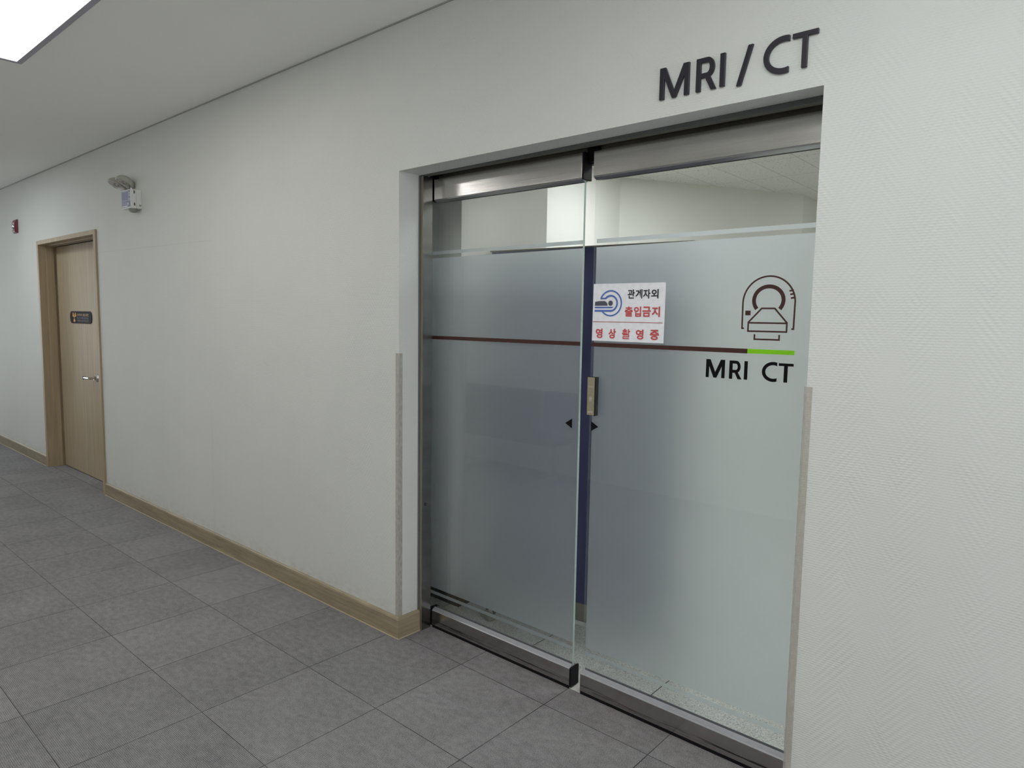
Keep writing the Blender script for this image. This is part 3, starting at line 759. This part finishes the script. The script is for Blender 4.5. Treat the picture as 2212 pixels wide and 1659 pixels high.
obj('side_mark', bm, DGP, el)
bm = B(); lathe(bm, [(0, 0), (.030, 0), (.027, .012), (.018, .022), (0, .026)], axis((-2.815, -.036, 2.182), (0, 0, -1)), 24)
obj('bottom_boss', bm, GREYP, el, smooth=True)
nrm = Vector((-.02, -.485, -.856)).normalized()
for nm, cxh, czh, cyh in (('lamp_head', -2.892, 2.360, -.060), ('lamp_head', -3.040, 2.361, -.060)):
    R_ = .062
    cen = Vector((cxh, cyh, czh)); mt = axis(cen, nrm)
    bm = B()
    lathe(bm, [(R_ - .006, .002), (R_, .0), (R_, -.008), (R_ * .93, -.024), (R_ * .72, -.040), (R_ * .4, -.050), (0, -.053)], mt, 36)
    h = obj(nm, bm, plain('light_grey_plastic', srgb(176, 176, 166), .4), el, smooth=True)
    bm = B(); lathe(bm, [(R_ - .006, .002), (R_ - .009, -.004), (R_ * .6, -.020), (.012, -.030), (0, -.030)], mt, 36)
    obj('reflector', bm, plain('reflector_silver', (.62, .62, .64), .22, 1.0), h, smooth=True)
    bm = B(); lathe(bm, [(0, -.004), (.006, -.004), (.007, -.012), (.004, -.028), (0, -.028)], mt, 16)
    obj('bulb', bm, plain('bulb_glass', (.85, .85, .85), .1), h, smooth=True)
    bm = B(); lathe(bm, [(0, .0028), (R_ * .6, .0020), (R_ - .0065, .0006), (R_ - .0065, -.0002), (0, .0014)], mt, 36)
    obj('lens', bm, m_glass('lamp_lens', (.95, .95, .95)), h, smooth=True)
    bm = B(); px = cxh + (.052 if cxh > -2.95 else .158 - .03)
    tube(bm, (min(max(cxh, X0 + .02), X1 - .03), -.036, 2.305), tuple(cen - nrm * .030 + Vector((0, .02, -.012))), .009, 14)
    obj('bracket', bm, GREYP, el, smooth=True)

# ------------------------------------------------------------------ fire alarm strobe
fa = thing('fire_alarm', 'small dark red fire alarm with clear dome on the far left wall', 'fire alarm', (-5.84, 0, 2.23))
xa, xb = -5.905, -5.775
bm = B()
z0_, z1_ = 2.228, 2.357
a = [bm.verts.new(p) for p in ((xa, 0, z0_), (xb, 0, z0_), (xb, 0, z1_), (xa, 0, z1_))]
a2 = [bm.verts.new(p) for p in ((xa, -.010, z0_), (xb, -.010, z0_), (xb, -.010, z1_), (xa, -.010, z1_))]
b = [bm.verts.new(p) for p in ((xa + .02, -.027, z0_ + .008), (xb - .016, -.027, z0_ + .008), (xb - .016, -.027, z1_ - .03), (xa + .02, -.027, z1_ - .03))]
bm.faces.new(a); bm.faces.new(b[::-1])
for q, r in ((a, a2), (a2, b)):
    for i in range(4): bm.faces.new((q[i], r[i], r[(i + 1) % 4], q[(i + 1) % 4]))
obj('housing', bm, plain('dark_red_plastic', srgb(104, 18, 40), .28), fa, bevel=.004)
bm = B(); lathe(bm, [(.032, 0), (.031, .004), (.024, .010), (.013, .014), (0, .015)], axis((-5.835, -.027, 2.283), (0, -1, 0)), 28)
obj('dome', bm, m_glass('strobe_dome', (.82, .82, .84)), fa, smooth=True)
bm = B(); lathe(bm, [(.0, .0), (.024, .0), (.020, .006), (0, .008)], axis((-5.835, -.027, 2.283), (0, -1, 0)), 24)
obj('strobe_reflector', bm, CHROME, fa, smooth=True)

# ------------------------------------------------------------------ ceiling panels
def panel(x0, x1, y0, y1, z, label, col, s, grp):
    t = thing('ceiling_light', label, 'ceiling light', ((x0 + x1) / 2, (y0 + y1) / 2, z), grp)
    f = .026; bm = B()
    box(bm, x0, x1, y0, y0 + f, z - .006, z); box(bm, x0, x1, y1 - f, y1, z - .006, z)
    box(bm, x0, x0 + f, y0 + f, y1 - f, z - .006, z); box(bm, x1 - f, x1, y0 + f, y1 - f, z - .006, z)
    obj('frame', bm, plain('lamp_frame', srgb(168, 166, 180), .45), t, bevel=.001)
    bm = B(); box(bm, x0 + f, x1 - f, y0 + f, y1 - f, z - .004, z - .001)
    obj('diffuser', bm, m_emit('lamp_diffuser', col, s), t)
    return t
WARM = (1.0, .985, .95); COOL = (.915, .975, 1.0)
panel(-1.875, -.085, -1.490, -.887, ZC, 'glowing white ceiling panel at the top left corner of the photo', WARM, LAMP_MAIN * .72, 'corridor ceiling panels')
panel(-5.60, -4.39, -1.490, -.887, ZC, 'glowing ceiling panel farther down the corridor, above the wooden door', COOL, LAMP_MAIN * 1.25, 'corridor ceiling panels')
panel(1.55, 2.76, -1.490, -.887, ZC, 'glowing ceiling panel above the camera, right of the sliding doors', COOL, LAMP_MAIN * 1.08, 'corridor ceiling panels')
panel(-3.3, -2.1, -2.56, -1.96, ZC, 'added fill ceiling panel by the far corridor wall, level with the emergency light', WARM, LAMP_MAIN, 'corridor ceiling panels')  # unseen second-row panel, added to even out the wall light
panel(1.15, 2.35, -2.56, -1.96, ZC, 'added fill ceiling panel by the opposite wall, level with the sliding doors', WARM, LAMP_MAIN * 1.3, 'corridor ceiling panels')  # added as fill behind the camera, lights the door wall from farther off
panel(-9.3, -8.1, -1.490, -.887, ZC, 'added fill ceiling panel at the far end of the corridor', COOL, LAMP_MAIN, 'corridor ceiling panels')  # extra unseen panel, added to raise the corridor brightness
panel(1.5, 2.1, 1.0, 1.6, ZR, 'ceiling panel of the room behind the right glass door', COOL, LAMP_ROOM, 'room ceiling panels')
panel(-.3, .3, 2.0, 2.6, ZR, 'ceiling panel of the room above the navy screen', COOL, LAMP_ROOM, 'room ceiling panels')
panel(1.5, 2.1, 4.2, 4.8, ZR, 'added fill ceiling panel deep in the room behind the glass', COOL, LAMP_ROOM, 'room ceiling panels')  # unseen panel added to brighten the room

# fill light through unseen windows added at both corridor ends
def fill_window(name, x, face, power, label):
    bm = B()
    for ya, yb, za, zb in ((-2.5, -2.44, .3, 2.4), (-.36, -.3, .3, 2.4), (-1.43, -1.37, .36, 2.34), (-2.44, -.36, .3, .36), (-2.44, -.36, 2.34, 2.4)):
        box(bm, x - .03, x + .03, ya, yb, za, zb)
    struct(name, bm, ALU, label, 'window frame')
    ld = bpy.data.lights.new('fill_light', 'AREA'); ld.shape = 'RECTANGLE'; ld.size = 2.1; ld.size_y = 2.0; ld.energy = power; ld.color = (.93, .97, 1.0)
    lo = bpy.data.objects.new('fill_light', ld); C.objects.link(lo); lo.location = (x + face * -.06, -1.4, 1.35)
    lo.rotation_euler = Vector((-face, 0, 0)).to_track_quat('Z', 'Y').to_euler()
fill_window('fill_window_1', XE1 + .05, -1, FILL_R, 'added white framed window for fill light at the right end of the corridor')
fill_window('fill_window_2', XE0 - .05, 1, FILL_L, 'added white framed window for fill light at the left end of the corridor')

# ------------------------------------------------------------------ navy screen behind the doors
ps = thing('partition_screen', 'navy blue fabric privacy screen standing just behind the glass doors', 'screen', (0, 0, 0))
L_ = 1.06
def pbox(name, u0, u1, v0, v1, z0, z1, mat, bevel=.002):
    bm = B(); box(bm, u0, u1, v0, v1, z0, z1); return obj(name, bm, mat, ps, bevel=bevel)
pbox('fabric_panel', .012, L_ - .012, 0, .03, .108, 1.800, NAVY)
pbox('top_cap', 0, L_, -.003, .033, 1.800, 1.806, plain('grey_brown_cap', srgb(120, 110, 98), .5))
pbox('side_post', 0, .012, -.003, .033, .0, 1.800, ALU); pbox('side_post', L_ - .012, L_, -.003, .033, .0, 1.800, ALU)
pbox('kick_panel', .012, L_ - .012, .004, .026, .018, .108, plain('grey_kick_panel', srgb(132, 129, 120), .5))
pbox('bottom_rail', .012, L_ - .012, -.006, .034, .001, .018, ALU)
for u in (.25, L_ - .25):
    pbox('foot', u - .015, u + .015, -.045, -.0065, .0005, .007, plain('dark_foot', (.03, .028, .026), .4))
    pbox('foot', u - .015, u + .015, .0345, .14, .0005, .007, plain('dark_foot', (.03, .028, .026), .4))
ps.location = (-.030, .615, 0); ps.rotation_euler = (0, 0, math.radians(6.5))

# small grey stopper on the floor
ds = thing('door_stopper', 'small grey rubber stopper on the floor behind the left glass door', 'door stopper', (.158, .432, 0))
bm = B(); box(bm, -.040, .040, -.022, .018, 0, .030); o = obj('block', bm, plain('grey_rubber', srgb(150, 150, 138), .6), None, bevel=.008, bseg=3); o.parent = ds
bm = B(); stroke(bm, arc(0, .028, .030, .026, 0, 180, 14), .006, .010, .022); o = obj('loop', bm, plain('dark_grey_rubber', srgb(70, 70, 66), .6), None); o.parent = ds
ds.rotation_euler = (0, 0, math.radians(-12))

# ------------------------------------------------------------------ waiting seats on the opposite side, mirrored in the left glass
DKF = m_fabric('dark_seat_vinyl', srgb(52, 54, 68))
wb = thing('waiting_bench', 'row of dark linked waiting seats mirrored faintly in the left glass door', 'bench', (-2.0, YB + .35, 0))
x = -2.70
for k in range(3):
    bm = B(); box(bm, x + .01, x + .495, YB + .05, YB + .10, .40, .795); obj('backrest', bm, DKF, wb, bevel=.02, bseg=3)
    bm = B(); box(bm, x + .01, x + .495, YB + .10, YB + .56, .37, .43); obj('seat', bm, DKF, wb, bevel=.02, bseg=3)
    x += .515
bm = B(); box(bm, -2.70, -1.16, YB + .26, YB + .31, .30, .36); obj('beam', bm, STEEL_B, wb)
for lx in (-2.45, -1.40):
    bm = B(); box(bm, lx - .02, lx + .02, YB + .265, YB + .305, .03, .30); box(bm, lx - .02, lx + .02, YB + .06, YB + .52, 0, .03)
    obj('leg', bm, STEEL_B, wb, bevel=.003)
